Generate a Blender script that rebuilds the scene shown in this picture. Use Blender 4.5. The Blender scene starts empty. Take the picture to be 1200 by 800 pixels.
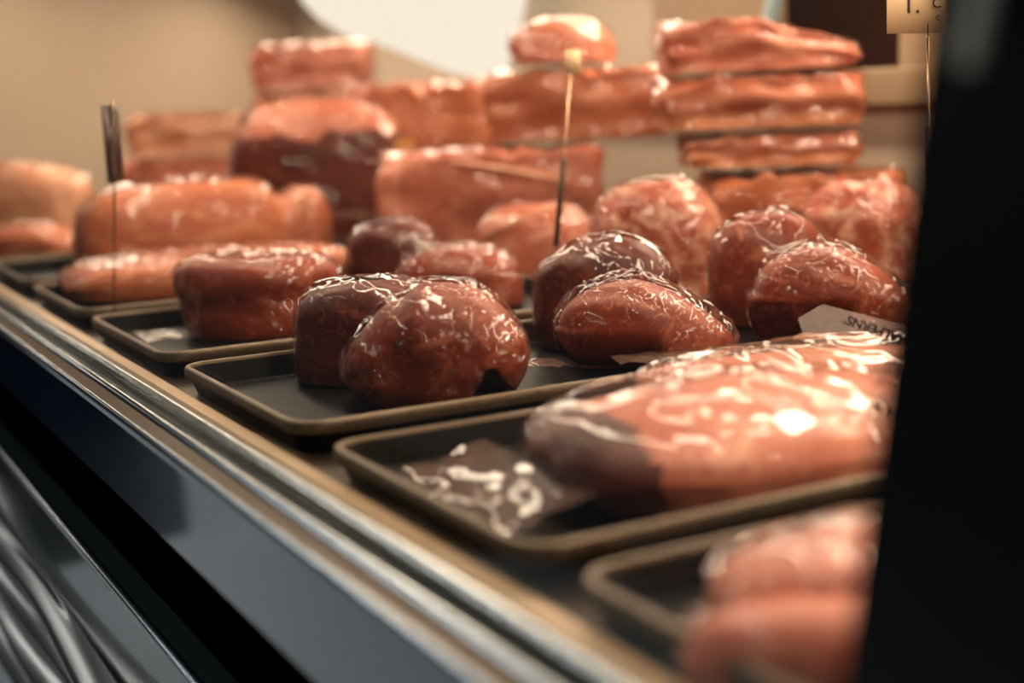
import bpy, bmesh, math, random
from mathutils import Vector, Matrix, noise
SC = bpy.context.scene
COL = SC.collection
random.seed(7)
# ------------------------------------------------------------------ frame of reference
# world: X = depth into the case, Y = along the case (away from the camera), Z up, floor at 0
F = 1625.42                                    # focal length in 1200-px-wide image pixels
M = Matrix(((0.87325976, -0.11643464, 0.47313884),
            (-0.48579266, -0.13287545, 0.86391528),
            (-0.03772112, -0.98426983, -0.17259788)))     # world from camera (x right, y down, z forward)
CZ = 1.05                                      # camera height above the floor
PI = math.pi
CR = math.atan2(M[1][0], M[0][0])              # heading of the camera's right-hand direction

def at(x, y, D):
    w = M @ Vector((x - 600, y - 400, F)) * (D / F)
    return Vector((w.x, w.y, w.z + CZ))
def on_z(x, D, z):                             # the point at image column x, camera depth D and height z
    k = z - CZ
    w0 = M @ Vector((x - 600, 0, F)) * (D / F)
    dz = M[2][1] * D / F
    yy = (k - w0.z) / dz
    w = M @ Vector((x - 600, yy, F)) * (D / F)
    return Vector((w.x, w.y, z))
def on_X(x, y, X):
    w = M @ Vector((x - 600, y - 400, F))
    w = w * (X / w.x)
    return Vector((w.x, w.y, w.z + CZ))
RIM = CZ - 0.22          # tray rim height .83
TF = RIM - 0.022         # tray floor
DECK = RIM - 0.0256       # deck
DT = DECK + .0015      # what stands on the deck

# ------------------------------------------------------------------ node helpers
class NT:
    def __init__(s, name):
        s.m = bpy.data.materials.new(name); s.m.use_nodes = True
        s.t = s.m.node_tree; s.t.nodes.clear()
        s.out = s.n('ShaderNodeOutputMaterial')
    def n(s, ty, **kw):
        o = s.t.nodes.new(ty)
        for k, v in kw.items():
            if k in o.inputs: 
                if hasattr(v, 'is_linked') or isinstance(v, bpy.types.NodeSocket): s.t.links.new(v, o.inputs[k])
                else: o.inputs[k].default_value = v
            else: setattr(o, k, v)
        return o
    def l(s, a, b): s.t.links.new(a, b)
    def math(s, op, a, b=None, c=None):
        o = s.t.nodes.new('ShaderNodeMath'); o.operation = op
        for i, v in enumerate((a, b, c)):
            if v is None: continue
            if isinstance(v, bpy.types.NodeSocket): s.l(v, o.inputs[i])
            else: o.inputs[i].default_value = v
        return o.outputs[0]
    def ramp(s, fac, stops):
        r = s.t.nodes.new('ShaderNodeValToRGB'); s.l(fac, r.inputs[0])
        e = r.color_ramp.elements
        while len(e) < len(stops): e.new(0.5)
        for k, (p, c) in enumerate(stops): e[k].position = p; e[k].color = (*c, 1) if len(c) == 3 else c
        return r.outputs[0]
    def mixc(s, fac, a, b, mode='MIX'):
        o = s.t.nodes.new('ShaderNodeMix'); o.data_type = 'RGBA'; o.blend_type = mode
        for i, v in ((0, fac), (6, a), (7, b)):
            if isinstance(v, bpy.types.NodeSocket): s.l(v, o.inputs[i])
            else: o.inputs[i].default_value = v if i == 0 else (*v, 1)
        return o.outputs[2]
    def coords(s, scale=(1, 1, 1)):
        tc = s.n('ShaderNodeTexCoord'); mp = s.n('ShaderNodeMapping')
        s.l(tc.outputs['Object'], mp.inputs['Vector']); mp.inputs['Scale'].default_value = scale
        return mp.outputs[0]

def lin(r, g, b):
    f = lambda c: (c / 255 / 12.92) if c / 255 <= .04045 else ((c / 255 + .055) / 1.055) ** 2.4
    return (f(r), f(g), f(b))

def simple(name, col, rough=.5, metal=0., coat=0., var=.12, scale=30., bump=0., stretch=(1, 1, 1), spec=.5):
    t = NT(name); v = t.coords(stretch)
    nz = t.n('ShaderNodeTexNoise', Vector=v, Scale=scale, Detail=5.)
    c = t.mixc(nz.outputs['Fac'], tuple(x * (1 - var) for x in col), tuple(min(1, x * (1 + var)) for x in col))
    p = t.n('ShaderNodeBsdfPrincipled')
    t.l(c, p.inputs['Base Color']); p.inputs['Metallic'].default_value = metal
    p.inputs['Coat Weight'].default_value = coat; p.inputs['Specular IOR Level'].default_value = spec
    r = t.math('MULTIPLY_ADD', nz.outputs['Fac'], .12, max(0, rough - .06)); t.l(r, p.inputs['Roughness'])
    if bump:
        b = t.n('ShaderNodeBump', Strength=bump, Distance=.002); t.l(nz.outputs['Fac'], b.inputs['Height']); t.l(b.outputs[0], p.inputs['Normal'])
    t.l(p.outputs[0], t.out.inputs[0]); return t.m

def meat_mat(name, dark, mid, pale, fat=.5, scale=28., rough=.32, grain=(1, 1, 1)):
    t = NT(name); v = t.coords(grain)
    n1 = t.n('ShaderNodeTexNoise', Vector=v, Scale=scale, Detail=6., Roughness=.6, Distortion=.8)
    n2 = t.n('ShaderNodeTexNoise', Vector=v, Scale=scale * .3, Detail=3., Distortion=.4)
    n3 = t.n('ShaderNodeTexNoise', Vector=v, Scale=scale * 2.4, Detail=4., Distortion=2.)
    base = t.ramp(n2.outputs['Fac'], [(.3, dark), (.7, mid)])
    k = t.ramp(n1.outputs['Fac'], [(fat, (0, 0, 0)), (fat + .22, (1, 1, 1))])
    c = t.mixc(k, base, pale)
    k2 = t.ramp(n3.outputs['Fac'], [(.56, (0, 0, 0)), (.72, (.55, .55, .55))])
    c = t.mixc(k2, c, pale)
    p = t.n('ShaderNodeBsdfPrincipled'); t.l(c, p.inputs['Base Color'])
    p.inputs['Roughness'].default_value = rough + .1; p.inputs['Coat Weight'].default_value = .0; p.inputs['Coat Roughness'].default_value = .2
    b = t.n('ShaderNodeBump', Strength=.35, Distance=.003); t.l(n1.outputs['Fac'], b.inputs['Height']); t.l(b.outputs[0], p.inputs['Normal'])
    t.l(p.outputs[0], t.out.inputs[0]); return t.m

def film_mat(name, haze=.0, scale=60., dist=.008, rough=.07, tint=(1, .96, .93), cap=.45, ior=1.5, detail=.6, hcol=(.95, .66, .52)):
    """thin clear plastic film: mostly see-through, glossy, crinkled"""
    t = NT(name); v = t.coords((1, 1, 1))
    n1 = t.n('ShaderNodeTexNoise', Vector=v, Scale=scale, Detail=detail, Distortion=1.2)
    n2 = t.n('ShaderNodeTexNoise', Vector=v, Scale=scale * .35, Detail=0., Distortion=.8)
    n3 = t.n('ShaderNodeTexNoise', Vector=t.coords((1, .25, 1)), Scale=scale * .9, Detail=0.)
    k = t.ramp(n2.outputs['Fac'], [(.38, (.15, .15, .15)), (.62, (1, 1, 1))])       # taut patches and crinkled patches
    h = t.math('MULTIPLY', t.math('MULTIPLY_ADD', n3.outputs['Fac'], .6, n1.outputs['Fac']), k)
    b = t.n('ShaderNodeBump', Strength=1., Distance=dist); t.l(h, b.inputs['Height'])
    fr = t.n('ShaderNodeFresnel', IOR=ior)
    gl = t.n('ShaderNodeBsdfGlossy', Roughness=rough); t.l(b.outputs[0], gl.inputs['Normal'])
    tr = t.n('ShaderNodeBsdfTransparent', Color=(*tint, 1))
    df = t.n('ShaderNodeBsdfDiffuse', Color=(*hcol, 1))
    m1 = t.n('ShaderNodeMixShader', Fac=haze); t.l(tr.outputs[0], m1.inputs[1]); t.l(df.outputs[0], m1.inputs[2])
    m2 = t.n('ShaderNodeMixShader'); t.l(t.math('MINIMUM', fr.outputs[0], cap), m2.inputs[0])
    t.l(m1.outputs[0], m2.inputs[1]); t.l(gl.outputs[0], m2.inputs[2])
    t.l(m2.outputs[0], t.out.inputs[0]); return t.m

MT = {}
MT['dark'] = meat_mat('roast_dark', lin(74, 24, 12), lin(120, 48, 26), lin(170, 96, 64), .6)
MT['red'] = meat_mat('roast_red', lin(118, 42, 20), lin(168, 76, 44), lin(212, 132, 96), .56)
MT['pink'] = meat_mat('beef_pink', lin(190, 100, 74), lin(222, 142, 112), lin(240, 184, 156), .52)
MT['orange'] = meat_mat('beef_orange', lin(172, 84, 48), lin(212, 128, 84), lin(236, 176, 134), .52, grain=(.5, 2, 2))
MT['marbled'] = meat_mat('beef_marbled', lin(158, 68, 46), lin(206, 116, 90), lin(244, 198, 170), .47, 40.)
MT['brown'] = meat_mat('beef_cut_face', lin(66, 22, 10), lin(112, 44, 22), lin(150, 78, 46), .58, 34., grain=(1, 3, .6))
MT['fat'] = meat_mat('beef_fat', lin(210, 140, 104), lin(232, 174, 136), lin(244, 206, 172), .5, 30.)
def strata_mat(name):
    t = NT(name); v = t.coords((1, 1, 1))
    n1 = t.n('ShaderNodeTexNoise', Vector=v, Scale=9., Detail=3.)
    sep = t.n('ShaderNodeSeparateXYZ'); t.l(v, sep.inputs[0])
    h = t.math('MULTIPLY_ADD', n1.outputs['Fac'], .03, sep.outputs['Z'])
    c = t.ramp(t.math('MULTIPLY', h, 7.), [(0., lin(176, 88, 48)), (.18, lin(222, 150, 104)), (.30, lin(150, 66, 38)), (.42, lin(222, 142, 104)), (.55, lin(196, 104, 72)), (.72, lin(216, 120, 92)), (1., lin(232, 158, 132))])
    n2 = t.n('ShaderNodeTexNoise', Vector=v, Scale=40., Detail=5.)
    c = t.mixc(t.ramp(n2.outputs['Fac'], [(.5, (0, 0, 0)), (.75, (.7, .7, .7))]), c, lin(238, 178, 148))
    p = t.n('ShaderNodeBsdfPrincipled'); t.l(c, p.inputs['Base Color']); p.inputs['Roughness'].default_value = .35; p.inputs['Coat Weight'].default_value = .2
    t.l(p.outputs[0], t.out.inputs[0]); return t.m
MT['strata'] = strata_mat('beef_layered')
MT['film'] = film_mat('plastic_film', .0, 46., .008, .07)
MT['film_fine'] = film_mat('plastic_film_crinkled', .0, 72., .011, .06)
MT['film_milky'] = film_mat('plastic_film_milky', .02, 20., .011, .13)
MT['film_loose'] = film_mat('plastic_film_loose', .10, 11., .006, .10, cap=.5, hcol=(.85, .5, .36))
MT['pan'] = simple('tray_dark_steel', lin(16, 12, 9), .5, .2, .0, .3, 60., .1, spec=.2)
MT['rim'] = simple('tray_worn_rim', lin(104, 86, 64), .42, .55, 0, .35, 190., .25)
MT['steel'] = simple('brushed_steel', lin(186, 172, 152), .28, 1., 0, .1, 40., 0, (1, .05, 1))
MT['gold'] = simple('warm_ledge_steel', lin(160, 132, 98), .34, .85, 0, .15, 40., 0, (1, .1, 1))
MT['alum'] = simple('rail_aluminium', lin(160, 164, 164), .25, 1., 0, .08, 30., 0, (1, .05, 1))
MT['bronze'] = simple('rail_bronze', lin(118, 100, 82), .35, .8, 0, .15, 40., 0, (1, .05, 1))
MT['rubber'] = simple('dark_gasket', lin(22, 26, 28), .45, 0, .2, .1, 30.)
MT['navy'] = simple('navy_gloss_panel', lin(10, 26, 44), .16, 0, 1., .08, 6.)
MT['black'] = simple('black_panel', lin(4, 4, 4), .8, 0, 0., .1, 10., spec=.0)
MT['lower'] = simple('black_green_gloss', lin(30, 38, 36), .22, .2, .8, .1, 8.)
MT['post'] = simple('black_post', lin(10, 13, 12), .35, .1, .3, .15, 8., spec=.3)
MT['beige'] = simple('beige_panel', lin(188, 170, 148), .6, 0, 0, .04, 3.)
MT['beigedark'] = simple('tan_track', lin(150, 124, 94), .5, 0, 0, .06, 5.)
MT['wallback'] = simple('dark_brown_wall', lin(96, 60, 42), .7, 0, 0, .2, 3.)
MT['floor'] = simple('grey_floor', lin(120, 122, 122), .35, 0, .2, .12, 2.5)
MT['deck'] = simple('deck_steel', lin(70, 58, 46), .4, .7, 0, .15, 30.)
MT['card'] = simple('cream_card', lin(232, 196, 150), .6, 0, 0, .04, 20.)
MT['ink'] = simple('dark_ink', lin(24, 20, 18), .6)
MT['tagbag'] = film_mat('printed_bag_strip', .22, 10., .003, .25, cap=.15, hcol=(.8, .62, .54))
MT['yellow'] = simple('yellow_label', lin(226, 160, 84), .5)
MT['wire'] = simple('wire_steel', lin(196, 160, 128), .25, 1.)
MT['clip'] = simple('dark_clip', lin(52, 36, 26), .35, .5)
MT['teal'] = simple('pale_teal_bar', lin(150, 178, 178), .4)
MT['streak'] = simple('pale_glint', lin(226, 220, 196), .4)
MT['stone'] = simple('cream_end_panel', lin(194, 172, 148), .6, 0, 0, .05, 2.)

def emit_mat(name, col, s):
    t = NT(name); nz = t.n('ShaderNodeTexNoise', Scale=2.)
    c = t.mixc(nz.outputs['Fac'], tuple(x * .98 for x in col), col)
    e = t.n('ShaderNodeEmission', Strength=s); t.l(c, e.inputs[0]); t.l(e.outputs[0], t.out.inputs[0]); return t.m
MT['lamp'] = emit_mat('lit_lamp_shade', lin(248, 234, 214), 1.45)

t = NT('clear_glass')
lw = t.n('ShaderNodeFresnel', IOR=1.35)
gl = t.n('ShaderNodeBsdfGlossy', Roughness=.02); tr = t.n('ShaderNodeBsdfTransparent', Color=(.985, .985, .975, 1))
mx = t.n('ShaderNodeMixShader'); t.l(t.math('MULTIPLY', lw.outputs[0], .22), mx.inputs[0]); t.l(tr.outputs[0], mx.inputs[1]); t.l(gl.outputs[0], mx.inputs[2])
t.l(mx.outputs[0], t.out.inputs[0]); MT['glass'] = t.m

# ------------------------------------------------------------------ object helpers
def tag(o, label=None, cat=None, group=None, kind=None):
    if label: o['label'] = label
    if cat: o['category'] = cat
    if group: o['group'] = group
    if kind: o['kind'] = kind
    return o
def empty(name, loc, rz, label, cat, group=None):
    o = bpy.data.objects.new(name, None); COL.objects.link(o); o.empty_display_size = .05
    o.location = loc; o.rotation_euler = (0, 0, rz)
    return tag(o, label, cat, group)
def mesh_obj(name, verts, faces, mat, parent=None, smooth=True, loc=None, rz=0, mats=None, fmat=None):
    me = bpy.data.meshes.new(name); me.from_pydata([tuple(v) for v in verts], [], faces)
    for m_ in (mats or [mat]): me.materials.append(MT[m_])
    if fmat:
        for p, k in zip(me.polygons, fmat): p.material_index = k
    if smooth:
        for p in me.polygons: p.use_smooth = True
    me.validate(); me.update()
    o = bpy.data.objects.new(name, me); COL.objects.link(o)
    if parent: o.parent = parent
    if loc is not None: o.location = loc
    o.rotation_euler = (0, 0, rz)
    return o
def boxes_obj(name, boxes, mat, parent=None, bevel=.002, loc=None, rot=None):
    bm = bmesh.new()
    for (a, b) in boxes:
        vs = [bm.verts.new((x, y, z)) for x in (a[0], b[0]) for y in (a[1], b[1]) for z in (a[2], b[2])]
        for f in ((0, 1, 3, 2), (4, 6, 7, 5), (0, 4, 5, 1), (2, 3, 7, 6), (0, 2, 6, 4), (1, 5, 7, 3)):
            bm.faces.new([vs[i] for i in f])
    bmesh.ops.recalc_face_normals(bm, faces=bm.faces)
    if bevel: bmesh.ops.bevel(bm, geom=list(bm.edges), offset=bevel, segments=2, affect='EDGES', profile=.5)
    me = bpy.data.meshes.new(name); bm.to_mesh(me); bm.free(); me.materials.append(MT[mat])
    o = bpy.data.objects.new(name, me); COL.objects.link(o)
    if parent: o.parent = parent
    if loc is not None: o.location = loc
    if rot is not None: o.rotation_euler = rot
    return o
def extrude_profile(name, prof, y0, y1, mat, parent=None, ny=2, wob=None, smooth=False, closed=True):
    """profile in (X, Z), run along Y"""
    n = len(prof); V = []; Fc = []
    for j in range(ny):
        f = j / (ny - 1); y = y0 + (y1 - y0) * f
        for k, (x, z) in enumerate(prof):
            dx, dz = wob(y, k) if wob else (0, 0)
            V.append((x + dx, y, z + dz))
    for j in range(ny - 1):
        for k in range(n if closed else n - 1):
            a = j * n + k; b = j * n + (k + 1) % n
            Fc.append((a, b, b + n, a + n))
    if closed: Fc.append(tuple(range(n))[::-1]); Fc.append(tuple(range((ny - 1) * n, ny * n)))
    o = mesh_obj(name, V, Fc, mat, parent, smooth)
    bm = bmesh.new(); bm.from_mesh(o.data); bmesh.ops.recalc_face_normals(bm, faces=bm.faces); bm.to_mesh(o.data); bm.free()
    return o
def tube(name, pts, r, mat, parent=None, seg=8, radii=None):
    V = []; Fc = []; n = len(pts); pts = [Vector(p) for p in pts]
    for i, p in enumerate(pts):
        d = (pts[min(i + 1, n - 1)] - pts[max(i - 1, 0)]).normalized()
        a = d.cross(Vector((0.13, .97, .2))).normalized(); b = d.cross(a)
        rr = radii[i] if radii else r
        for k in range(seg):
            q = 2 * PI * k / seg; V.append(p + (a * math.cos(q) + b * math.sin(q)) * rr)
    for i in range(n - 1):
        for k in range(seg):
            Fc.append((i * seg + k, i * seg + (k + 1) % seg, (i + 1) * seg + (k + 1) % seg, (i + 1) * seg + k))
    Fc.append(tuple(range(seg))[::-1]); Fc.append(tuple(range((n - 1) * seg, n * seg)))
    return mesh_obj(name, V, Fc, mat, parent)
def rrect(hx, hy, r, seg=6):
    P = []
    for (cx, cy, a0) in ((hx - r, hy - r, 0), (-hx + r, hy - r, PI / 2), (-hx + r, -hy + r, PI), (hx - r, -hy + r, 1.5 * PI)):
        for k in range(seg + 1):
            a = a0 + PI / 2 * k / seg; P.append((cx + r * math.cos(a), cy + r * math.sin(a)))
    return P
def text_obj(name, body, size, mat, parent, matrix, depth=.0004, bold=0.):
    cu = bpy.data.curves.new(name, 'FONT'); cu.body = body; cu.size = size; cu.extrude = depth; cu.align_x = 'CENTER'; cu.align_y = 'CENTER'; cu.offset = bold
    tmp = bpy.data.objects.new(name + '_src', cu); COL.objects.link(tmp)
    bpy.context.view_layer.update()
    dg = bpy.context.evaluated_depsgraph_get()
    me = bpy.data.meshes.new_from_object(tmp.evaluated_get(dg)); me.name = name
    bpy.data.objects.remove(tmp); bpy.data.curves.remove(cu)
    me.materials.clear(); me.materials.append(MT[mat]); me.transform(matrix)
    o = bpy.data.objects.new(name, me); COL.objects.link(o); o.parent = parent
    return o
N3 = lambda p: noise.noise(p)

# ------------------------------------------------------------------ meat lumps
def sq(n, p, q):
    ax, ay, az = abs(n[0]), abs(n[1]), abs(n[2])
    return ((ax ** p + ay ** p) ** (q / p) + az ** q) ** (-1.0 / q)
def wrinkle(p, seed, f=26., dirs=3):
    s = 0.
    for k in range(dirs):
        a = seed * 1.7 + k * 1.05
        u = p.x * math.cos(a) + p.y * math.sin(a); w = -p.x * math.sin(a) + p.y * math.cos(a)
        v = N3(Vector((u * f * .35 + k * 9 + seed, w * f + .6 * N3(p * 20) , p.z * f * .6)))
        s += max(0., 1 - abs(v) * 4.5) ** 2
    return s / dirs
def lump_mesh(a, b, c, p=2.4, q=2.6, seed=1, nz=.06, deform=None, off=0., wr=0., wf=26., nu=96, nv=60, cut=.35, lean=(0, 0)):
    """closed lump standing on z=0: half extents a, b, full height c; off/wr inflate and crinkle it (the film)"""
    V = []; Fc = []
    so = Vector((seed * 3.17, seed * 1.31, seed * 2.23))
    hz = c / (1 + cut)                   # the part below the cut is flattened
    for j in range(nv + 1):
        th = PI * j / nv
        for i in range(nu):
            ph = 2 * PI * i / nu
            n = Vector((math.sin(th) * math.cos(ph), math.sin(th) * math.sin(ph), math.cos(th)))
            r = sq(n, p, q)
            L = N3(n * 1.3 + so) * 1.0 + .5 * N3(n * 2.9 + so) + .22 * N3(n * 6.5 + so)
            r *= 1 + nz * L
            x, y, z = a * n.x * r, b * n.y * r, hz * n.z * r + hz * cut
            if z < 0: z *= .05
            P = Vector((x, y, z))
            if deform: P = deform(P, P.x / a, P.y / b, P.z / c)
            P.x += lean[0] * P.z; P.y += lean[1] * P.z
            if off or wr:
                g = Vector((n.x / a, n.y / b, n.z / hz)).normalized()
                w = wr * wrinkle(P, seed, wf) if wr else 0
                P += g * (off + w)
            V.append(P)
            if j in (0, nv): break
    # topology: pole, rings, pole
    idx = lambda j, i: 0 if j == 0 else (1 + (j - 1) * nu + i % nu if j < nv else 1 + (nv - 1) * nu)
    for j in range(nv):
        for i in range(nu):
            if j == 0: Fc.append((0, idx(1, i), idx(1, i + 1)))
            elif j == nv - 1: Fc.append((idx(j, i), idx(nv, 0), idx(j, i + 1)))
            else: Fc.append((idx(j, i), idx(j + 1, i), idx(j + 1, i + 1), idx(j, i + 1)))
    mz = min(v.z for v in V)
    if mz < 0:
        for v in V: v.z -= mz
    return V, Fc

def sheet(name, fn, nu, nv, mat, parent):
    V = [fn(i / (nu - 1), j / (nv - 1)) for j in range(nv) for i in range(nu)]
    Fc = [(j * nu + i, j * nu + i + 1, (j + 1) * nu + i + 1, (j + 1) * nu + i) for j in range(nv - 1) for i in range(nu - 1)]
    return mesh_obj(name, V, Fc, mat, parent)
def tail(parent, p0, dirx, length, w0, w1, seed, mat='film_loose', droop=.0, lift=.0, name='bag_tail', crump=.004):
    """flat crumpled end of a plastic bag, leaving p0 in local heading dirx"""
    d = Vector((math.cos(dirx), math.sin(dirx), 0)); s = Vector((-d.y, d.x, 0))
    def fn(u, v):
        w = w0 + (w1 - w0) * u
        q = Vector(p0) + d * length * u + s * (v - .5) * w
        q.z += lift * u - droop * u * u + crump * (N3(Vector((u * 4 + seed, v * 5, seed))) + .3 * N3(Vector((u * 8, v * 11 + seed, 3)))) * (.3 + u)
        q.z = max(q.z, .001)
        return q
    return sheet(name, fn, 26, 22, mat, parent)

def package(x0, x1, ytop, D, zb, T, label, meat='red', film='film', yaw=None, L=None, p=2.4, q=2.6, seed=1, nz=.06,
            cut=.35, deform=None, wr=.002, wf=26., name='wrapped_roast', cat='meat', hero=False, lean=(0, 0), group=None, H=None, end=None, ridges=(), crown=None):
    """a film-wrapped cut: image columns x0..x1 and top row ytop read at camera depth D give its place and size"""
    base = on_z((x0 + x1) / 2, D, zb)
    W = (x1 - x0) * D / F
    top = at((x0 + x1) / 2, ytop, D).z
    c = H or (top - zb)
    if deform in (box_d, slope_r): c /= .93
    if yaw is None: yaw = CR
    a = (L or W) / 2; b = T / 2
    root = empty(name, base, yaw, label, cat, group)
    nu, nv = (170, 110) if hero else (96, 60)
    V, Fc = lump_mesh(a - .001, b - .001, c - .001, p, q, seed, nz, deform, 0, 0, wf, 96, 60, cut, lean)
    if end:
        lim = -a * .70
        fm = [1 if sum(V[k].x for k in f) / len(f) < lim + .006 * N3(Vector((V[f[0]].y * 60, V[f[0]].z * 60, seed))) else 0 for f in Fc]
        mesh_obj('meat', V, Fc, meat, root, mats=[meat, end], fmat=fm)
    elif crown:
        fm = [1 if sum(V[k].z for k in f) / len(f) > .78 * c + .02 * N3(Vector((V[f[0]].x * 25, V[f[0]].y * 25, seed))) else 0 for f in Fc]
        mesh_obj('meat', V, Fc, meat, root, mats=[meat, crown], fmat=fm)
    else: mesh_obj('meat', V, Fc, meat, root)
    V, Fc = lump_mesh(a, b, c, p, q, seed, nz, deform, .001, wr, wf, nu, nv, cut, lean)
    for (x1_, y1_, x2_, y2_, h_, w_) in ridges:          # raised folds of the bag across the top
        A_ = Vector((x1_ * a, y1_ * b)); B_ = Vector((x2_ * a, y2_ * b)); AB = B_ - A_; L2 = AB.length_squared
        for v in V:
            if v.z < .35 * c: continue
            q_ = Vector((v.x, v.y)); tt = max(0., min(1., (q_ - A_).dot(AB) / L2)); d_ = (q_ - (A_ + AB * tt)).length
            v.z += h_ * math.exp(-(d_ / w_) ** 2)
    mesh_obj('plastic_wrap', V, Fc, film, root)
    return root

def box_d(P, x, y, z):           # vacuum-packed block: flattened ends and sides, sagging edges
    if abs(x) > .86: P.x *= .86 / abs(x)
    if abs(y) > .84: P.y *= .84 / abs(y)
    if z > .9: P.z *= .9 / z
    P.z += .10 * P.z * N3(Vector((x * 1.7, y * 1.5, P.x * 40 + 3)) ) + .006 * N3(Vector((x * 4, y * 3, z * 3))) * min(1., z * 3)
    P.x += .012 * N3(Vector((z * 3, y * 2, x))) ; P.y += .010 * N3(Vector((x * 3, z * 3, 7)))
    return P
def slope_r(P, x, y, z):
    P = box_d(P, x, y, z)
    P.z *= 1 - .62 * max(0., x + .05); return P
# ================================================================== SETTING
def struct(o): o['kind'] = 'structure'; return o
struct(boxes_obj('floor', [((-3.5, -2.5, -.1), (3.2, 8.5, 0))], 'floor', None, 0))
V = [(-.72, 4.6, .001), (-.40, 3.36, .001), (.2, 3.2, .001), (.2, 8.4, .001), (-3.4, 8.4, .001), (-3.4, 4.9, .001)]  # unseen floor patch, added to darken the far part of the fascia reflection
struct(mesh_obj('added_dark_floor', V + [(x, y, 0) for x, y, z in V], [tuple(range(6)), tuple(range(6, 12))[::-1]] + [(k, (k + 1) % 6, 6 + (k + 1) % 6, 6 + k) for k in range(6)], 'black', None, False))
struct(boxes_obj('wall_back', [((2.5, -2.5, 0), (2.6, 8.5, 2.7))], 'wallback', None, 0))

# ================================================================== DISPLAY CASE
Y0, Y1 = -.35, 4.15
case = empty('display_case', (0, 0, 0), 0, 'refrigerated butcher display case with dark gloss front and steel rail', 'display case')
RX = 1.54                                        # rear wall of the case
boxes_obj('deck', [((.307, Y0, DECK - .03), (RX, Y1, DECK))], 'deck', case, .003)
zt = CZ - .234
# ledge, rail pieces and gasket, front to back
extrude_profile('front_ledge', [(.292, zt - .03), (.292, zt - .001), (.295, zt + .001), (.306, zt + .001), (.306, zt - .03)], Y0, Y1, 'gold', case)
def ridge(x0, x1, z0, z1, n=8, base=-.03):
    P = [(x0, zt + base)]
    for k in range(n + 1):
        a = PI - PI * k / n
        P.append(((x0 + x1) / 2 + (x1 - x0) / 2 * math.cos(a), z0 + (z1 - z0) * math.sin(a)))
    return P + [(x1, zt + base)]
extrude_profile('rail_ridge', ridge(.281, .2915, zt - .003, zt + .002), Y0, Y1, 'alum', case, smooth=True)
extrude_profile('glass_channel', [(.268, zt - .03), (.268, zt - .008), (.281, zt - .008), (.281, zt - .03)], Y0, Y1, 'rubber', case)
extrude_profile('rail_ridge', ridge(.259, .2675, zt - .004, zt + .000), Y0, Y1, 'alum', case, smooth=True)
extrude_profile('rail_insert', [(.249, zt - .03), (.249, zt - .006), (.2585, zt - .003), (.2585, zt - .03)], Y0, Y1, 'bronze', case)
extrude_profile('rail_lip', ridge(.243, .2485, zt - .007, zt - .004, base=-.012), Y0, Y1, 'alum', case, smooth=True)
XF = .2455
zf1 = CZ - 1.275 * XF                            # bottom edge of the upper fascia
extrude_profile('fascia_panel', [(XF, zf1), (XF, zt - .012), (XF + .05, zt - .012), (XF + .05, zf1)], Y0, Y1, 'navy', case)
zl = CZ - 1.65 * XF
extrude_profile('recess_panel', [(XF + .03, zl - .01), (XF + .012, zf1), (XF + .05, zf1), (XF + .05, zl - .01)], Y0, Y1, 'black', case)
extrude_profile('trim_strip', ridge(XF - .004, XF + .004, zl, zl + .002, base=zl - zt - .006), Y0, Y1, 'alum', case, smooth=True)
extrude_profile('lower_panel', [(XF, .06), (XF, zl - .006), (XF + .05, zl - .006), (XF + .05, .06)], Y0, Y1, 'lower', case)
boxes_obj('toe_kick', [((XF + .05, Y0, 0), (RX, Y1, .06))], 'black', case, .002)
boxes_obj('cabinet_body', [((XF + .051, Y0 + .005, .06), (RX, Y1 - .005, DECK - .031))], 'black', case, .002)
# bent reflective bumper strips low on the front
def bump_strip(zc, wd, amp, ph, mat):
    prof = []
    for k in range(7):                           # a shallow outward ledge, slightly domed
        f = k / 6
        prof.append((XF - wd * f, zc - wd * f * .45 + .10 * wd * math.sin(PI * f)))
    prof += [(XF - wd * .98, zc - wd * .62), (XF + .002, zc - wd * .25)]
    wob = lambda y, k: (-.006 * math.sin(y * 7 + ph) * (k > 1), amp * (math.sin(y * 6.2 + ph) + .5 * math.sin(y * 13 + 2 * ph)) * (.3 + .12 * k))
    extrude_profile('bumper_strip', prof, Y0, Y1, mat, case, 220, wob, True)
for (dz, h, amp, ph, mt) in ((-.500, .030, .006, .3, 'alum'), (-.555, .022, .005, 1.3, 'alum'), (-.60, .026, .005, 2.2, 'alum'), (-.65, .030, .004, .6, 'alum')):
    bump_strip(CZ + dz, h, amp, ph, mt)
# slanted front glass and its black end post
LEAN = .16
gx = lambda z: .2735 + LEAN * (z - zt)
ZG = CZ + .42
extrude_profile('front_glass', [(gx(zt - .008), zt - .008), (gx(ZG), ZG), (gx(ZG) + .005, ZG), (gx(zt - .008) + .005, zt - .008)], .30, Y1 - .02, 'glass', case)
post = extrude_profile('corner_post', [(gx(zt - .008) - .006, zt - .008), (gx(ZG) - .006, ZG), (gx(ZG) + .03, ZG), (gx(zt - .008) + .03, zt - .008)], .13, .303, 'post', case)
za, zb_ = CZ + .002, CZ + .16
tube('post_glint', [at(1135, 74, .374), at(1137, 62, .375), at(1152, 0, .379), at(1186, -140, .39)], .0034, 'streak', case, 10)  # pale strip stands in for a reflection on the glossy post
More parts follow.
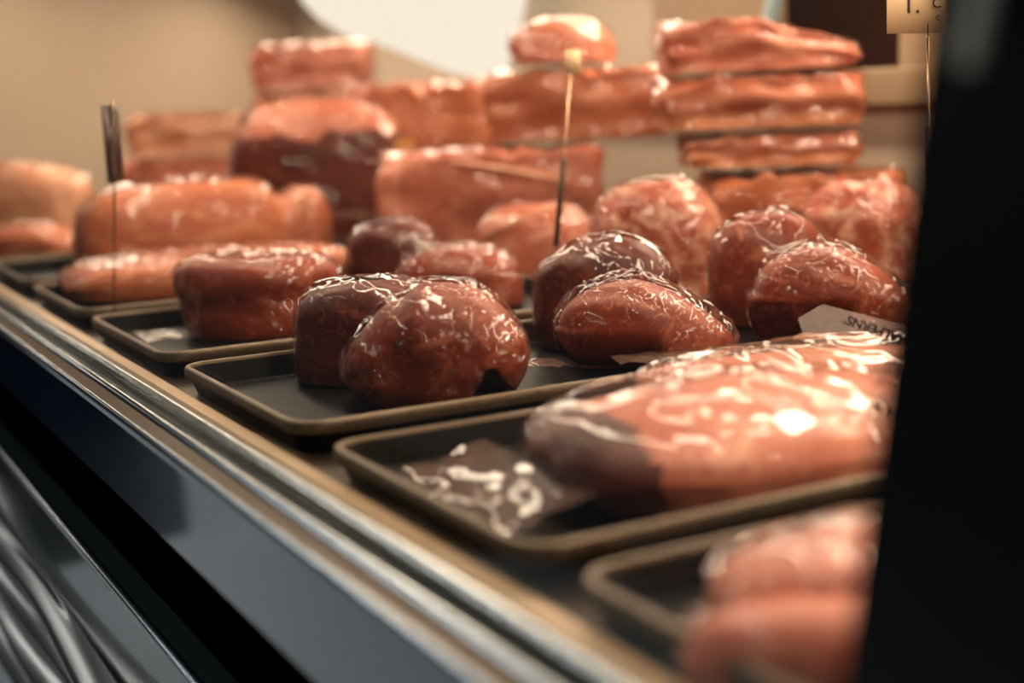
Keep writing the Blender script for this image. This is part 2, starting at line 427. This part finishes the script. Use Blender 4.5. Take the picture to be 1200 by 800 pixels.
# rear wall: lower lining, tan track, sliding panels, dark opening
yy = lambda x, y=60: on_X(x, y, RX).y
zz = lambda x, y: on_X(x, y, RX).z
ztr0, ztr1 = zz(1050, 123), zz(1050, 79)
boxes_obj('rear_lining', [((RX, Y0, DECK - .03), (RX + .03, Y1, ztr0))], 'beige', case, .002)
boxes_obj('door_track', [((RX - .03, Y0, ztr0), (RX + .03, Y1, ztr1))], 'beigedark', case, .004)
ZTOP = CZ + .62
boxes_obj('sliding_panel', [((RX - .005, yy(915), ztr1), (RX + .012, yy(768), ZTOP))], 'beigedark', case, .002)
boxes_obj('sliding_panel', [((RX + .013, yy(778), ztr1), (RX + .03, Y1, ZTOP))], 'beige', case, .002)
boxes_obj('sliding_panel', [((RX - .005, Y0, ztr1), (RX + .012, yy(1056), ZTOP))], 'beigedark', case, .002)
boxes_obj('end_panel', [((.31, Y1, DECK - .03), (RX + .03, Y1 + .03, ZTOP))], 'stone', case, .002)
# pale bar leaning inside the opening
a_, b_ = on_X(896, 48, RX - .06), on_X(912, -20, RX - .06)
bar = empty('leaning_bar', a_, 0, 'pale blue-grey bar leaning against the rear of the case above the meat', 'bar')
tube('shaft', [(0, 0, -.09), (0, 0, 0), tuple(b_ - a_), tuple((b_ - a_) * 2.2)], .013, 'teal', bar, 12)
tube('end_cap', [(0, 0, -.105), (0, 0, -.088)], .0145, 'rubber', bar, 12)

# ================================================================== TRAYS
def tray(yc, xa, xb, wid, label, tilt=.02, rz=0., dz=0):
    cx = (xa + xb) / 2
    root = empty('display_tray', (cx, yc, RIM + dz), rz, label, 'tray', 'dark steel display trays')
    root.rotation_euler = (0, 0, rz)
    hx, hy = (xb - xa) / 2, wid / 2
    def loft(name, rings, mat, capend=False, capstart=False):
        V = []; Fc = []
        for (ins, z, r) in rings:
            V += [(x, y, z) for x, y in rrect(hx - ins, hy - ins, max(.004, r))]
        n = len(V) // len(rings)
        for j in range(len(rings) - 1):
            for k in range(n):
                Fc.append((j * n + k, j * n + (k + 1) % n, (j + 1) * n + (k + 1) % n, (j + 1) * n + k))
        if capend: Fc.append(tuple(range((len(rings) - 1) * n, len(rings) * n)))
        if capstart: Fc.append(tuple(range(n))[::-1])
        o = mesh_obj(name, V, Fc, mat, root)
        bm = bmesh.new(); bm.from_mesh(o.data); bmesh.ops.recalc_face_normals(bm, faces=bm.faces); bm.to_mesh(o.data); bm.free()
        o.data.set_sharp_from_angle(angle=.7)
        return o
    R = .026
    loft('rim', [(.0012, -.0105, R), (0, -.009, R), (0, -.002, R), (.0012, -.0004, R - .001), (.003, 0, R - .003), (.0055, -.0004, R - .005), (.0065, -.002, R - .006), (.0065, -.0105, R - .006), (.0012, -.0105, R)], 'rim')
    loft('pan', [(.0066, -.003, R - .006), (.011, -.021, R - .009), (.014, -.0222, R - .012), (.014, -.0252, R - .012), (.010, -.0245, R - .009), (.0045, -.0104, R - .005), (.0066, -.003, R - .006)], 'pan')
    # floor of the pan
    P = rrect(hx - .0138, hy - .0138, R - .012)
    V = [(x, y, -.0222) for x, y in P] + [(x, y, -.0252) for x, y in P]; n = len(P)
    Fc = [tuple(range(n)), tuple(range(n, 2 * n))[::-1]] + [(k, (k + 1) % n, n + (k + 1) % n, n + k) for k in range(n)]
    mesh_obj('pan_floor', V, Fc, 'pan', root, False)
    return root
TRAYS = [
 (.390, .318, .98, .300, 'nearest tray, at the black post, holding two pink slabs'),
 (.712, .318, .98, .276, 'tray holding the big plastic-bagged slab, second from the black post'),
 (1.055, .320, 1.12, .298, 'tray in sharp focus holding six small wrapped roasts'),
 (1.412, .320, .855, .306, 'tray with the round flat-topped steak at its front corner'),
 (1.768, .322, .865, .300, 'blurred tray under the flat slab, behind the round steak tray'),
 (2.125, .324, .875, .300, 'blurred tray under the long rolled package'),
 (2.480, .324, .66, .300, 'far blurred tray under the leftmost pale package'),
]
for (yc, xa, xb, w, lab) in TRAYS: tray(yc, xa, xb, w, lab)

# ================================================================== HERO CUTS
def arch(P, x, y, z):            # folded roast: the right side hangs over a hollow
    P.z *= 1 - .42 * max(0., -x - .10) ** 1.3 - .22 * max(0., x - .40)
    k = .40 * max(0., 1 - abs(x - .62) / .30)               # hollow under the right end
    if z < k and y < .3: P.y += .055 * min(1., (k - z) / .12)
    d = abs(x + .30 + .18 * z); P.y += .006 * max(0., 1 - d * 3.5) * (y < 0)
    P.z -= .006 * max(0., 1 - abs(x + .30) * 6) * (z > .6)
    return P
r = package(403, 620, 328, 1.14, TF, .115, 'glossy arched roast at the front of the sharp tray, hollow under its right end', 'red', 'film_fine', p=2.4, q=2.5, seed=3, nz=.05, cut=.75, deform=arch, hero=True, wr=.0024)
def squareL(P, x, y, z):
    P.x -= .012 * max(0., .6 - z) * (x < 0)
    return P
package(352, 520, 327, 1.245, TF, .09, 'dark shadowed roast close behind the arched roast, to its left', 'dark', 'film', p=2.8, q=3.0, seed=5, nz=.05, cut=.6, deform=squareL, hero=True)
def dished(P, x, y, z):
    k = max(0., min(1., (z - .55) / .45)); k = k * k * (3 - 2 * k)
    P.z -= (.004 + .010 * max(0., -x)) * k - .006 * k * N3(Vector((x * 2.2, y * 2.2, 5)))
    P.y += .010 * z * max(0., min(1., (.92 - z) / .4)) * max(0., -y)
    return P
package(625, 792, 275, 1.365, TF, .095, 'tall dark flat-topped roast behind the crinkled roast, below the upright wire pick', 'dark', 'film', p=2.7, q=2.9, seed=8, nz=.06, cut=.6, deform=dished, hero=True)
def wedge(P, x, y, z):
    P.z *= 1 - .42 * max(0., x + .15) ** 1.4
    if y < -.1 and x < .1 and z < .5: P.y += .03 * (.5 - z) / .5
    if z < .5 and x < 0: P.x -= .004
    return P
r = package(657, 862, 324, 1.25, TF, .10, 'low domed roast in tightly crinkled film at the centre of the sharp tray', 'red', 'film_fine', p=2.3, q=2.4, seed=12, nz=.035, cut=.8, deform=wedge, hero=True, wr=.005, wf=38)
tail(r, (-.005, -.05, .022), -1.25, .06, .07, .10, 9, lift=.004)
tail(r, (.04, -.05, .022), -.9, .06, .075, .09, 4, lift=.008)
tail(r, (-.075, -.035, .012), PI + .35, .05, .035, .06, 6, lift=.008)
package(830, 974, 247, 1.455, TF, .095, 'tall rounded frosted roast behind the roast next to the printed bag strip', 'red', 'film', p=2.2, q=2.3, seed=15, nz=.04, cut=.6, hero=True)
package(882, 1078, 286, 1.345, TF, .095, 'wide wrinkled roast beside the black post, above the printed bag strip', 'red', 'film_fine', p=2.3, q=2.5, seed=19, nz=.05, cut=.65, deform=wedge, hero=True, wr=.0035, wf=34)
# round steak
def rimtop(P, x, y, z):
    rr = math.hypot(x, y)
    if z > .85: P.z -= .006 * max(0, 1 - rr * 1.25)
    P.x += .026 * max(0., .62 - z) * max(0., -x - .2)
    k = math.exp(-((z - .48) / .16) ** 2); P.x *= 1 - .045 * k; P.y *= 1 - .045 * k
    return P
r = package(210, 402, 297, 1.535, TF, .16, 'round thick steak with a flat shiny top at the front of its tray', 'red', 'film', p=2.3, q=4.5, seed=22, nz=.05, cut=.7, deform=rimtop, hero=True, name='wrapped_steak')
tail(r, (-.075, -.03, .006), PI + .5, .05, .06, .07, 2, 'tagbag')

# big bagged slab in the second tray
def slab_d(P, x, y, z):
    P.z *= 1 - .14 * max(0., x) - .27 * max(0, -y - .1)
    P.x += .012 * (1 - z) * (x < -.5)
    return P
def bagged(x0, x1, ytop, D, T, L, label, seed, meat, yaw, film='film_milky', deform=slab_d, p=3.4, q=3.4, nz=.05, wr=.004, wf=12, end=None, ridges=(), crown=None):
    return package(x0, x1, ytop, D, TF, T, label, meat, film, yaw, L, p, q, seed, nz, .5, deform, wr, wf, end=end, ridges=ridges, name='bagged_slab', hero=True)
big = bagged(700, 1100, 450, .885, .17, .315, 'large pale slab in a loose clear bag filling the second tray', 31, 'pink', math.radians(-8), end='brown',
    ridges=((-.35, .0, .25, -.35, .005, .008), (-.55, -.35, -.2, -.55, .005, .008), (.0, .35, .7, .2, .003, .009), (-.1, -.3, .15, -.75, .006, .008), (-.7, .4, -.1, .6, .004, .01)))
tail(big, (-.15, .02, .022), PI + .1, .085, .15, .15, 3, lift=-.02, crump=.007)
# bag corner sticking up
def flap(u, v):
    w = (1 - v) * .055 + .006
    return Vector((.075 + (u - .5) * w + .012 * v, -.045 + .004 * N3(Vector((u * 3, v * 3, 1))), .060 + v * .045))
sheet('bag_corner', flap, 14, 14, 'tagbag', big)
sl2 = bagged(800, 1120, 411, 1.06, .11, .30, 'darker bagged slab lying behind the large pale slab, with the printed strip', 37, 'orange', math.radians(-14), ridges=((-.2, .2, .6, -.1, .005, .007), (.0, .5, .8, .3, .005, .006)))
# printed strip of the second bag (text is upside down in the photo)
A, B, C_, D_, E_ = at(935, 373, 1.10), at(965, 356, 1.105), at(1085, 388, 1.10), at(1085, 425, 1.08), at(948, 412, 1.075)
bpy.context.view_layer.update()
inv = sl2.matrix_world.inverted()
def strip_fn(u, v):
    topl = A.lerp(B, min(1, u / .22)) if u < .22 else B.lerp(C_, (u - .22) / .78)
    bot = E_.lerp(D_, u)
    return inv @ (topl.lerp(bot, v) + M @ Vector((0, 0, .003 * math.sin(u * 6))))
sheet('bag_strip', strip_fn, 40, 8, 'tagbag', sl2)
cc = at(1026, 386, 1.056)
ex = (at(1059, 405, 1.058) - at(992, 381, 1.058)).normalized()
nz_ = (M @ Vector((0, 0, -1))); nz_ = (nz_ - ex * nz_.dot(ex)).normalized(); ey = nz_.cross(ex)
def text_matrix(c, ex, ey, nz_, flip=True):
    s = -1 if flip else 1
    m = Matrix.Identity(4)
    for i in range(3):
        m[i][0] = ex[i] * s; m[i][1] = ey[i] * s; m[i][2] = nz_[i]; m[i][3] = c[i]
    return m
text_obj('lettering', 'HALPERNS\u2019', .0102, 'ink', sl2, inv @ text_matrix(cc, ex, ey, nz_), bold=.0003)
bpy.context.view_layer.update()
inb = big.matrix_world.inverted()
cc = at(1034, 479, .79)
def strip2(u, v):
    return inb @ at(985 + 95 * u, 461 + 36 * v + 4 * u, .7915 + .002 * math.sin(4 * u))
sheet('bag_strip', strip2, 14, 6, 'tagbag', big)
text_obj('lettering', 'H A', .008, 'ink', big, inb @ text_matrix(cc, ex, ey, nz_), bold=.0002)

# nearest tray: two pink slabs
def sl4(P, x, y, z):
    P.z *= 1 - .25 * max(0., -x - .3)
    return P
package(900, 1180, 617, .645, TF, .085, 'upper pink slab in the nearest tray, beside the black post', 'pink', 'film', math.radians(-16), .17, 2.8, 3.0, 41, .05, .5, sl4, .003, 14, name='wrapped_slab', hero=True)
package(850, 1130, 700, .562, TF, .05, 'lower pink slab at the front of the nearest tray, with a long bright highlight', 'pink', 'film', math.radians(-38), .13, 2.6, 2.6, 43, .05, .5, None, .003, 14, name='wrapped_slab', hero=True, ridges=((-.7, -.1, .7, .0, .006, .008),))
# ================================================================== MIDDLE ROW
package(408, 522, 258, 1.91, TF, .11, 'small dark wrapped roast left of the wire pick, partly behind a longer one', 'dark', 'film', seed=51, p=2.6, q=2.8)
package(462, 614, 289, 1.66, TF, .10, 'shiny low wrapped roast directly behind the arched roast', 'red', 'film_fine', seed=53, p=2.8, q=2.8)
r = package(560, 706, 238, 1.95, DT, .12, 'pink frosted cut with a pale bag seam, left of the wire pick', 'pink', 'film', seed=55)
tube('bag_seam', [(-.075, -.05, .06), (-.02, -.06, .085), (.02, -.055, .10)], .003, 'fat', r)
package(690, 858, 214, 1.70, DT, .13, 'pink marbled cut right of the wire pick, behind the flat-topped roast', 'marbled', 'film', seed=57, nz=.08)
package(935, 1090, 213, 1.76, DT, .12, 'pale lumpy marbled cut beside the black post, behind the rounded frosted roast', 'marbled', 'film', seed=59, nz=.1)
# ================================================================== LEFT SIDE
def waist(P, x, y, z):
    k = 1 - .26 * math.exp(-((x - .62) / .13) ** 2)
    P.z *= k; P.y *= k
    return P
package(88, 410, 292, 1.93, TF, .20, 'long flat slab on the blurred tray behind the round steak', 'orange', 'film', 0., .40, 3.4, 3.4, 61, .04, .5, None, .002, wf=18, name='vacuum_packed_slab')
r = package(85, 400, 212, 2.22, TF, .12, 'long rolled package with a tied waist, lying behind the flat slab', 'orange', 'film_milky', 0., .41, 4.5, 3.4, 63, .05, .5, waist, .003, wf=14, name='vacuum_packed_beef')
tail(r, (.22, 0, .06), 0, .07, .11, .14, 3)
package(-40, 112, 192, 2.76, DT, .17, 'leftmost pale package, cut off by the photo edge', 'fat', 'film', CR, None, 2.8, 2.8, 65, .07, .5, name='vacuum_packed_beef')
package(-20, 95, 262, 2.40, TF, .12, 'small crumpled package low in front of the leftmost pale package', 'orange', 'film', CR, None, 2.5, 2.5, 66, .09, .5, name='vacuum_packed_beef')
package(140, 300, 186, 3.2, DT, .20, 'lower package of the far stack behind the long rolled package', 'pink', 'film', CR, None, 4, 5, 67, .085, .5, box_d, name='vacuum_packed_beef')
zq = at(220, 186, 3.2).z + .013
package(150, 300, 134, 3.2, zq, .17, 'pink package with a pale end on the far left stack', 'fat', 'film', CR, None, 4, 5, 68, .085, .4, box_d, name='vacuum_packed_beef')
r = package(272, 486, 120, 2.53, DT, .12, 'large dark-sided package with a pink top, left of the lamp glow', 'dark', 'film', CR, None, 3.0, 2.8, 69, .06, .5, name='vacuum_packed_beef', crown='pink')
o = boxes_obj('label', [((-.016, -.001, -.018), (.016, .001, .018))], 'yellow', r, .0008); o.location = Matrix.Rotation(-CR, 3, 'Z') @ (at(474, 176, 2.40) - r.location)
package(296, 450, 112, 3.28, DT, .2, 'lower package of the far centre stack', 'orange', 'film', CR, None, 4, 5, 71, .085, .5, box_d, name='vacuum_packed_beef')
zq = at(370, 111, 3.28).z + .013
package(292, 446, 54, 3.28, zq, .17, 'top package of the far centre stack, just left of the white lamp', 'pink', 'film_milky', CR, None, 4, 5, 72, .085, .4, box_d, name='vacuum_packed_beef')
# ================================================================== BACK STACKS
r = package(432, 726, 176, 2.25, DT, .12, 'pink package with a pale diagonal bag edge, below the long upper packages', 'pink', 'film_milky', CR, None, 4, 5, 75, .085, .4, box_d, name='vacuum_packed_beef')
tube('bag_seam', [(-.06, -.064, .150), (.02, -.066, .136), (.12, -.064, .112)], .005, 'fat', r)
zq = at(600, 174, 2.26).z + .013
package(388, 600, 100, 2.76, DT, .17, 'glossy package with bright spots under the white lamp', 'orange', 'film', CR - .15, None, 4, 5, 76, .06, .5, box_d, name='vacuum_packed_beef')
package(560, 800, 84, 2.26, zq, .16, 'long orange package on top of the centre stack', 'orange', 'film_milky', CR - .1, None, 4, 5, 77, .05, .4, box_d, name='vacuum_packed_beef')
zq2 = at(680, 83, 2.26).z + .013
package(598, 722, 24, 2.26, zq2, .14, 'small lumpy pink package on top of the centre stack, right of the lamp', 'pink', 'film', CR, None, 2.4, 2.4, 78, .09, .3, name='vacuum_packed_beef')
zr = at(930, 201, 1.98).z + .013
package(812, 1064, 202, 1.98, DT, .2, 'lowest slab of the right-hand stack', 'orange', 'film', CR, None, 4, 5, 80, .085, .4, box_d, name='vacuum_packed_beef')
zr2 = at(895, 157, 1.98).z + .011
r = package(785, 1006, 158, 1.98, zr, .20, 'tan slab in the middle of the right-hand stack', 'strata', 'film_milky', CR, None, 4, 5, 81, .085, .4, box_d, name='vacuum_packed_beef')
zr3 = at(884, 90, 1.98).z + .008
package(752, 1016, 91, 1.98, zr2, .20, 'broad pink slab under the top of the right-hand stack', 'strata', 'film_milky', CR, None, 4, 5, 82, .085, .4, box_d, name='vacuum_packed_beef')
package(758, 1008, 28, 1.98, zr3, .19, 'pink package sloping down on top of the right-hand stack', 'pink', 'film', CR, None, 4, 5, 83, .085, .4, slope_r, name='vacuum_packed_beef')

# ================================================================== PRICE SIGNS
def stick_sign(foot, clip0, clip1, top, label, card=None):
    root = empty('price_sign', foot, 0, label, 'price sign')
    f = Vector(foot); L = lambda p: tuple(Vector(p) - f)
    tube('stick', [(0, 0, 0.004), L(clip0), L(clip1), L(top)], .0012, 'wire', root, 8)
    d = (M @ Vector((1, 0, 0))) * .0026
    tube('clip', [tuple(Vector(L(clip0)) - d), tuple(Vector(L(clip1)) - d)], .0016, 'clip', root, 8)
    tube('clip', [tuple(Vector(L(clip0)) + d * .3), tuple(Vector(L(clip1)) + d * 1.1)], .0011, 'clip', root, 8)
    # weighted foot
    V = []; Fc = []; n = 24
    for (rr, z) in ((.018, 0), (.018, .003), (.006, .006), (.0, .006)):
        V += [(rr * math.cos(2 * PI * k / n), rr * math.sin(2 * PI * k / n), z) for k in range(n)]
    for j in range(3):
        for k in range(n): Fc.append((j * n + k, j * n + (k + 1) % n, (j + 1) * n + (k + 1) % n, (j + 1) * n + k))
    mesh_obj('foot', V, Fc, 'clip', root)
    return root
D1 = 1.55
s1 = stick_sign(on_z(648, D1, TF + .001), at(653, 288, D1), at(661, 186, D1), at(669, 84, D1), 'upright wire price pick with a dark clip, rising behind the flat-topped roast')
p_ = at(672, 72, D1) - s1.location
def card_edge(root, p, w, h, heading, mat):
    d = Vector((math.cos(heading), math.sin(heading), 0))
    def fn(u, v): return Vector(p) + d * (u - .5) * w + Vector((0, 0, (v - .5) * h))
    o = sheet('card_holder', fn, 2, 2, mat, root); md = o.modifiers.new('thick', 'SOLIDIFY'); md.thickness = .0016; return o
card_edge(s1, p_, .02, .026, CR + .5, 'card')
D2 = 1.568
s2 = stick_sign(on_z(134, D2, DT + .001), at(134, 215, D2), at(133, 130, D2), at(133, 120, D2), 'price pick with a dark holder at the far left, seen edge-on')
card_edge(s2, at(133, 168, D2) - s2.location, .05, .085, CR + 1.50, 'clip')
D3 = 1.215
s3 = stick_sign(on_z(1095, D3, DT + .001), at(1091, 215, D3), at(1089, 150, D3), at(1087, 28, D3), 'cream price card on a thin wire beside the black post')
p_ = at(1082, 2, D3) - s3.location
def card3(u, v): return p_ + (M @ Vector(((u - .5) * .064, (v - .5) * .056, .0)))
o = sheet('card', card3, 2, 2, 'card', s3); md = o.modifiers.new('thick', 'SOLIDIFY'); md.thickness = .001
exx = M @ Vector((1, 0, 0)); eyy = M @ Vector((0, -1, 0)); nn = M @ Vector((0, 0, -1))
for (tx, px, py, sz) in (('1.', 1068, 6, .022), ('C', 1098, 4, .012), ('c', 1099, 20, .009)):
    q = at(px, py, D3 - .002) - s3.location
    text_obj('lettering', tx, sz, 'ink', s3, text_matrix(q, exx, eyy, nn, False))

# ================================================================== LAMP
DL = 2.9
lc = at(500, 20, DL)
lamp = empty('hanging_lamp', lc, CR, 'glowing white lamp hanging above the far packages', 'lamp')
outline = [(352, -40), (352, 0), (372, 22), (405, 42), (440, 50), (480, 66), (520, 82), (555, 92), (580, 92), (594, 84), (604, 55), (615, 10), (622, -40)]
im = Matrix.Rotation(-CR, 3, 'Z')
front = [im @ (at(x, y, DL - .05) - lc) for x, y in outline]
back = [im @ (at(x, y, DL + .10) - lc) for x, y in outline]
inner_f = [v * .9 + Vector((0, -.03, 0)) for v in front]; inner_b = [v * .9 + Vector((0, .03, 0)) for v in back]
rings = [inner_f, front, back, inner_b]; n = len(outline); V = [v for r_ in rings for v in r_]; Fc = []
for j in range(3):
    for k in range(n): Fc.append((j * n + k, j * n + (k + 1) % n, (j + 1) * n + (k + 1) % n, (j + 1) * n + k))
Fc.append(tuple(range(n))[::-1]); Fc.append(tuple(range(3 * n, 4 * n)))
mesh_obj('lamp_shade', V, Fc, 'lamp', lamp)
tube('cord', [(0, 0, .1), (0, 0, .55)], .005, 'rubber', lamp)

# ================================================================== LIGHT
def area(name, loc, rot, sx, sy, power, col):
    ld = bpy.data.lights.new(name, 'AREA'); ld.shape = 'RECTANGLE'; ld.size = sx; ld.size_y = sy; ld.energy = power; ld.color = col
    o = bpy.data.objects.new(name, ld); COL.objects.link(o); o.location = loc; o.rotation_euler = rot; return o
WARM = (1., .81, .61)
area('case_strip_light', (.62, 1.75, CZ + .44), (0, math.radians(-6), 0), .05, 4.4, 30, WARM)
area('case_rear_strip_light', (1.36, 1.75, CZ + .34), (0, math.radians(25), 0), .08, 4.4, 38, WARM)
o = area('shop_ceiling_light', (-.9, 3.0, 2.6), (0, 0, 0), .14, 7.5, 80, (.82, .91, 1.)); o.data.spread = math.radians(82)
area('bumper_glint_light', (-.9, 4.9, 2.6), (0, 0, 0), .14, 3., 44, (1., .95, .88))  # added lamp out of view, gives the bumper strips bright reflections
area('opening_fill_light', (2.1, 1.4, 2.5), (0, 0, 0), .5, .5, 50, WARM)  # added unseen lamp, brightens the brown wall behind the opening
w = bpy.data.worlds.new('World'); SC.world = w; w.use_nodes = True
bg = w.node_tree.nodes['Background']; bg.inputs[0].default_value = (.75, .82, .9, 1); bg.inputs[1].default_value = .03

# ================================================================== CAMERA
cd = bpy.data.cameras.new('camera'); cam = bpy.data.objects.new('camera', cd); COL.objects.link(cam)
cd.sensor_width = 36; cd.lens = F / 1200 * 36; cd.clip_start = .01
R3 = Matrix((( M[0][0], -M[0][1], -M[0][2]), (M[1][0], -M[1][1], -M[1][2]), (M[2][0], -M[2][1], -M[2][2])))
mw = R3.to_4x4(); mw.translation = (0, 0, CZ); cam.matrix_world = mw
cd.dof.use_dof = True; cd.dof.focus_distance = 1.19; cd.dof.aperture_fstop = 2.45
SC.camera = cam
SC.view_settings.view_transform = 'Standard'; SC.view_settings.look = 'None'; SC.view_settings.gamma = 1; SC.view_settings.use_curve_mapping = False
SC.view_settings.exposure = -.12
SC.cycles.transparent_max_bounces = 40
SC.cycles.max_bounces = 8
SC.cycles.use_denoising = True
